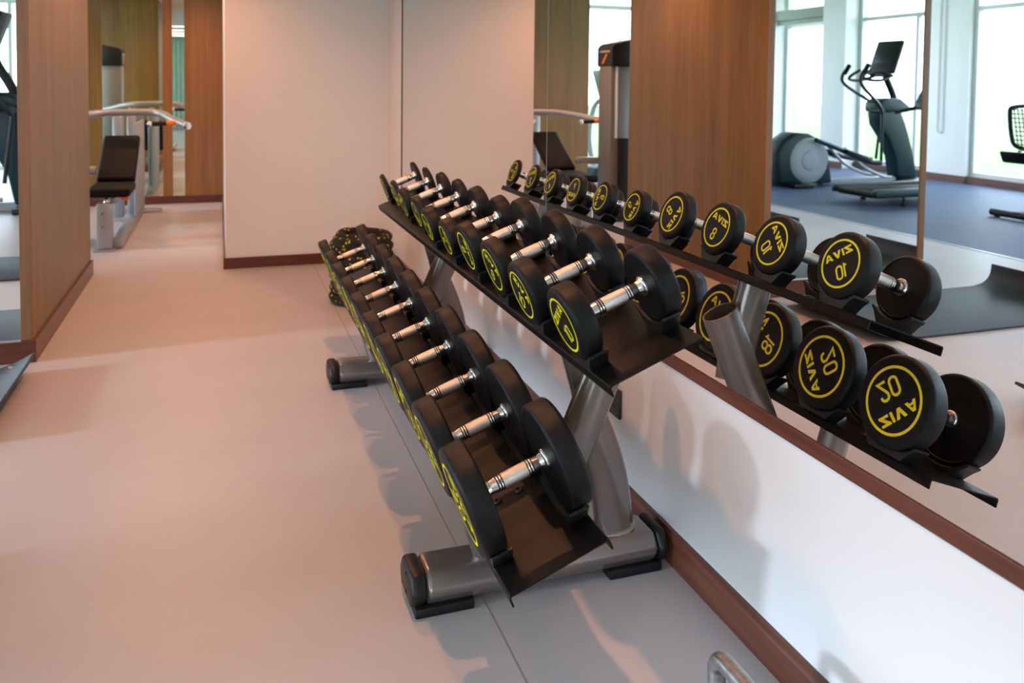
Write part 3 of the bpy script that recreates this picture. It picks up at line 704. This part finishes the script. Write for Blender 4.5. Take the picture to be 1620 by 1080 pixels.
# ------------------------------------------------------------------ elliptical trainers
def elliptical(label, mtx):
    t = thing('elliptical_trainer', label, 'elliptical trainer', group='elliptical trainers'); t.matrix_world = mtx
    te, pl_ = M['teal'], M['plastic']
    P = lambda pts, y0, y1, nm, m, bv=0.02, par=None: MB().prism(pts, 'y', y0, y1).build(nm, m, par or t, bevel=bv, seg=3)
    # drum housing, centred x=-6.15
    body = [(-5.69, 0.03), (-5.66, 0.44), (-5.74, 0.60), (-5.92, 0.715), (-6.16, 0.70), (-6.34, 0.62), (-6.47, 0.44), (-6.55, 0.03)]
    h = P(body, -0.16, 0.16, 'drum_housing', te, 0.05)
    for y0, y1, s in ((0.158, 0.185, 1), (-0.185, -0.158, -1)):
        MB().lathe([(0.01, s * 0.184), (0.20, s * 0.184), (0.285, s * 0.172), (0.305, s * 0.155)], 'y', 40, (-6.15, 0, 0.345)).build('disc_cover', M['grey_disc'], h)
        MB().lathe([(0.01, s * 0.20), (0.10, s * 0.20), (0.13, s * 0.192), (0.135, s * 0.18)], 'y', 30, (-6.15, 0, 0.345)).build('disc_hub', M['grey_disc'], h)
    P([(-5.80, 0.0), (-5.80, 0.05), (-6.10, 0.05), (-6.10, 0.0)], -0.34, 0.34, 'rear_foot', pl_, 0.015)
    P([(-6.45, 0.0), (-6.45, 0.07), (-7.85, 0.09), (-8.05, 0.05), (-8.05, 0.0)], -0.06, 0.06, 'base_beam', M['grey_disc'], 0.015)
    P([(-7.70, 0.0), (-7.70, 0.06), (-8.05, 0.06), (-8.05, 0.0)], -0.34, 0.34, 'front_foot', pl_, 0.015)
    tower = [(-7.30, 1.0), (-7.34, 0.80), (-7.50, 0.60), (-7.62, 0.36), (-7.68, 0.06), (-8.04, 0.06), (-7.95, 0.42), (-7.81, 0.80), (-7.70, 1.02)]
    P(tower, -0.11, 0.11, 'front_tower', te, 0.035)
    P([(-7.29, 0.98), (-7.30, 1.12), (-7.40, 1.17), (-7.66, 1.17), (-7.84, 1.06), (-7.82, 0.98)], -0.15, 0.15, 'tower_cap', te, 0.04)
    MB().tube(smooth_path([(-7.72, 0, 1.06), (-7.63, 0, 1.26), (-7.52, 0, 1.46), (-7.50, 0, 1.60)]), 0.045, 14).build('console_mast', pl_, t)
    cm = Matrix.Translation((-7.52, 0, 1.73)) @ Matrix.Rotation(math.radians(-20), 4, 'Y')
    cb = MB().box(-0.03, 0.03, -0.23, 0.23, -0.24, 0.24).build('console', pl_, t, bevel=0.02, seg=3); cb.matrix_local = cm
    MB().box(0.0295, 0.032, -0.185, 0.185, -0.09, 0.19).build('screen', M['screen'], cb, bevel=0.001)
    tr = MB().box(-0.05, 0.10, -0.20, 0.20, -0.275, -0.245).build('console_tray', pl_, t, bevel=0.01); tr.matrix_local = cm
    MB().tube(smooth_path([(-7.46, 0.16, 1.47), (-7.25, 0.20, 1.41), (-7.05, 0.16, 1.42), (-7.03, 0.12, 1.47), (-7.17, 0.10, 1.55)]), 0.02, 10).build('fixed_handle', pl_, t)
    MB().tube(smooth_path([(-7.46, -0.16, 1.47), (-7.25, -0.20, 1.41), (-7.05, -0.16, 1.42), (-7.03, -0.12, 1.47), (-7.17, -0.10, 1.55)]), 0.02, 10).build('fixed_handle', pl_, t)
    for s in (1, -1):
        dx = 0.0 if s > 0 else -0.52
        pts = [(-6.95 + dx * 0.4, s * 0.30, 1.62), (-6.83 + dx * 0.4, s * 0.30, 1.46), (-6.86 + dx * 0.5, s * 0.30, 1.33), (-7.15 + dx * 0.8, s * 0.28, 1.09), (-7.24 + dx * 0.9, s * 0.26, 0.95)]
        a = MB().tube(smooth_path(pts), 0.022, 10).build('swing_arm', pl_, t)
        MB().tube([pts[0], (-6.87 + dx * 0.4, s * 0.30, 1.50)], 0.030, 12).build('arm_grip', M['pad'], a)
        MB().tube([(-7.24 + dx * 0.9, s * 0.26, 0.98), (-7.24 + dx * 0.75, s * 0.26, 0.30)], 0.020, 10).build('lower_link', pl_, t)
        MB().tube([(-7.24 + dx * 0.9, s * 0.05, 1.0), (-7.24 + dx * 0.9, s * 0.28, 1.0)], 0.035, 12).build('pivot', te, t)
        MB().tube(smooth_path([(-6.19, s * 0.23, 0.62), (-6.62, s * 0.25, 0.47), (-6.98 + dx * 0.3, s * 0.26, 0.33), (-7.24 + dx * 0.6, s * 0.26, 0.30)]), 0.032, 12).build('foot_rail', te, t)
        pd = P([(-6.62, 0.44), (-6.60, 0.50), (-6.95, 0.40), (-7.02, 0.36), (-6.99, 0.31)], s * 0.27 - 0.075, s * 0.27 + 0.075, 'foot_plate', pl_, 0.015)
        MB().tube(smooth_path([(-6.72, s * 0.15, 0.50), (-7.0, s * 0.17, 0.26), (-7.35, s * 0.17, 0.11), (-7.52, s * 0.15, 0.09)]), 0.022, 10).build('guide_tube', M['grey_disc'], t)
    return t
elliptical('dark teal elliptical trainer by the window wall with a grey round drum cover', Matrix.Translation((0, -0.6, 0)))
elliptical('dark teal elliptical trainer standing near the aisle facing the glass end wall', Matrix.Translation((-10.75, -0.75, 0)) @ Matrix.Rotation(PI, 4, 'Z'))

# ------------------------------------------------------------------ treadmills
def treadmill(label, mtx):
    """rear end at local x=0, front at x=-1.75, width along y"""
    t = thing('treadmill', label, 'treadmill', group='treadmills'); t.matrix_world = mtx
    te, pl_ = M['teal'], M['plastic']
    MB().box(-1.55, -0.06, -0.25, 0.25, 0.155, 0.168).build('running_belt', M['pad'], t, bevel=0.004)
    for s in (1, -1):
        MB().prism([(0.0, 0.10), (0.0, 0.17), (-0.05, 0.19), (-1.60, 0.20), (-1.60, 0.10)], 'y', s * 0.26, s * 0.36).build('side_rail', te, t, bevel=0.015)
        MB().lathe([(0.035, 0.0), (0.035, 0.018), (0.014, 0.022), (0.014, 0.11)], 'z', 16, (-0.42, s * 0.31, 0.0)).build('levelling_foot', pl_, t)
        MB().tube(smooth_path([(-1.42, s * 0.36, 0.14), (-1.50, s * 0.37, 0.60), (-1.42, s * 0.37, 1.02), (-1.25, s * 0.37, 1.12)]), 0.034, 12).build('upright', M['grey_disc'], t)
        MB().tube([(-1.34, s * 0.37, 1.09), (-0.92, s * 0.36, 1.02)], 0.024, 12).build('handrail', pl_, t)
        MB().lathe([(0.03, 0.0), (0.03, 0.03), (0.014, 0.035), (0.014, 0.10)], 'z', 16, (-1.55, s * 0.31, 0.0)).build('levelling_foot', pl_, t)
    MB().lathe([(0.032, -0.255), (0.038, -0.25), (0.038, 0.25), (0.032, 0.255)], 'y', 20, (-0.045, 0, 0.128)).build('rear_roller', pl_, t)
    MB().prism([(-1.45, 0.06), (-1.45, 0.20), (-1.55, 0.28), (-1.72, 0.24), (-1.80, 0.06)], 'y', -0.36, 0.36).build('motor_cover', te, t, bevel=0.03, seg=3)
    c = MB().prism([(-1.18, 1.06), (-1.20, 1.14), (-1.42, 1.52), (-1.48, 1.50), (-1.36, 1.10), (-1.30, 1.04)], 'y', -0.36, 0.36).build('console', te, t, bevel=0.02)
    MB().box(-0.20, 0.20, -0.003, 0.003, -0.13, 0.13).build('screen', M['screen'], c).matrix_local = \
        Matrix.Translation((-1.308, 0, 1.335)) @ Matrix.Rotation(PI / 2, 4, 'Z') @ Matrix.Rotation(math.radians(30), 4, 'X')
    return t
treadmill('dark treadmill with a black running belt beside the elliptical by the window wall', Matrix.Translation((-5.56, 1.05, 0)))
treadmill('dark treadmill standing before the glass end wall past the weight tower', Matrix.Translation((-5.12, 10.15, 0)) @ Matrix.Rotation(PI, 4, 'Z'))

# ------------------------------------------------------------------ recumbent bike by the window
t = thing('recumbent_bike', 'black recumbent exercise bike with a mesh back rest beside the tall window', 'exercise bike', (-0.2, 6.2, 0))
te, pl_ = M['teal'], M['plastic']
MB().tube([(-6.15, -0.30, 0.045), (-6.15, 0.30, 0.045)], 0.035, 14).build('rear_foot', pl_, t)
MB().box(-7.75, -6.12, -0.05, 0.05, 0.035, 0.085).build('base_beam', pl_, t, bevel=0.015)
for y_ in (-0.24, 0.24):
    MB().lathe([(0.03, 0.0), (0.03, 0.01), (0.012, 0.014), (0.012, 0.03)], 'z', 14, (-6.16, y_, 0.0)).build('levelling_foot', pl_, t)
    MB().lathe([(0.03, 0.0), (0.03, 0.01), (0.012, 0.014), (0.012, 0.03)], 'z', 14, (-7.70, y_, 0.0)).build('levelling_foot', pl_, t)
MB().tube([(-7.70, -0.30, 0.06), (-7.70, 0.30, 0.06)], 0.035, 14).build('front_foot', pl_, t)
MB().prism([(-6.36, 0.54), (-6.50, 0.54), (-6.74, 0.08), (-6.58, 0.05)], 'y', -0.05, 0.05).build('seat_post', te, t, bevel=0.02)
MB().prism([(-6.30, 0.52), (-6.31, 0.60), (-6.70, 0.56), (-6.70, 0.48)], 'y', -0.07, 0.07).build('seat_carriage', M['grey_disc'], t, bevel=0.02)
MB().prism([(-6.12, 0.68), (-6.17, 0.56), (-6.78, 0.56), (-6.80, 0.66), (-6.45, 0.655)], 'y', -0.22, 0.22).build('seat_pan', M['pad'], t, bevel=0.02)
# back rest: a frame hoop carrying a plastic mesh
X_ = lambda a, z: -6.33 - a * 0.0
frame = smooth_path([(-6.42, -0.16, 0.70), (-6.39, -0.235, 0.76), (-6.34, -0.24, 1.06), (-6.335, -0.20, 1.125), (-6.33, 0.0, 1.14), (-6.335, 0.20, 1.125), (-6.34, 0.24, 1.06), (-6.39, 0.235, 0.76), (-6.42, 0.16, 0.70)], 4)
frame = [Vector((p.x, p.y * 1.2, p.z)) for p in frame]
br_ = MB().tube(frame, 0.022, 10).build('back_frame', pl_, t)
MB().tube([(-6.42, -0.19, 0.70), (-6.42, 0.19, 0.70)], 0.022, 10).build('back_cross_bar', pl_, t)
lm_ = MB()
xb = lambda z: -6.425 + (z - 0.70) * 0.2
for i in range(9):
    z = 0.74 + i * 0.045; lm_.tube([(xb(z), -0.27, z), (xb(z), 0.27, z)], 0.006, 6)
for i in range(12):
    y_ = -0.25 + i * 0.0455
    lm_.tube([(xb(0.70) - 0.004, y_, 0.70), (xb(1.13) - 0.004, y_, 1.13)], 0.006, 6)
ml = lm_.build('back_mesh', M['mesh_back'], br_); ml['kind'] = 'stuff'
MB().tube(smooth_path([(-6.45, 0, 0.56), (-6.47, 0, 0.66), (-6.44, 0, 0.80)]), 0.03, 10).build('back_stem', pl_, t)
for s in (1, -1):
    MB().tube(smooth_path([(-6.42, s * 0.18, 0.60), (-6.55, s * 0.33, 0.66), (-6.75, s * 0.34, 0.72)]), 0.018, 10).build('seat_handle', pl_, t)
MB().prism([(-7.05, 0.08), (-7.05, 0.40), (-7.15, 0.60), (-7.45, 0.66), (-7.62, 0.50), (-7.70, 0.08)], 'y', -0.12, 0.12).build('drive_housing', te, t, bevel=0.04, seg=3)
MB().tube(smooth_path([(-7.40, 0, 0.62), (-7.46, 0, 0.95), (-7.36, 0, 1.20)]), 0.04, 12).build('console_mast', pl_, t)
c = MB().prism([(-7.22, 1.16), (-7.34, 1.46), (-7.40, 1.44), (-7.34, 1.12)], 'y', -0.2, 0.2).build('console', te, t, bevel=0.02)
for s in (1, -1):
    cr = MB().tube([(-7.35, s * 0.12, 0.36), (-7.35 + s * 0.12, s * 0.15, 0.36 + s * 0.08)], 0.016, 10).build('crank', M['grey_disc'], t)
    MB().box(-7.41 + s * 0.12, -7.29 + s * 0.12, s * 0.22 - 0.05, s * 0.22 + 0.05, 0.35 + s * 0.08, 0.38 + s * 0.08).build('pedal', pl_, cr, bevel=0.006)
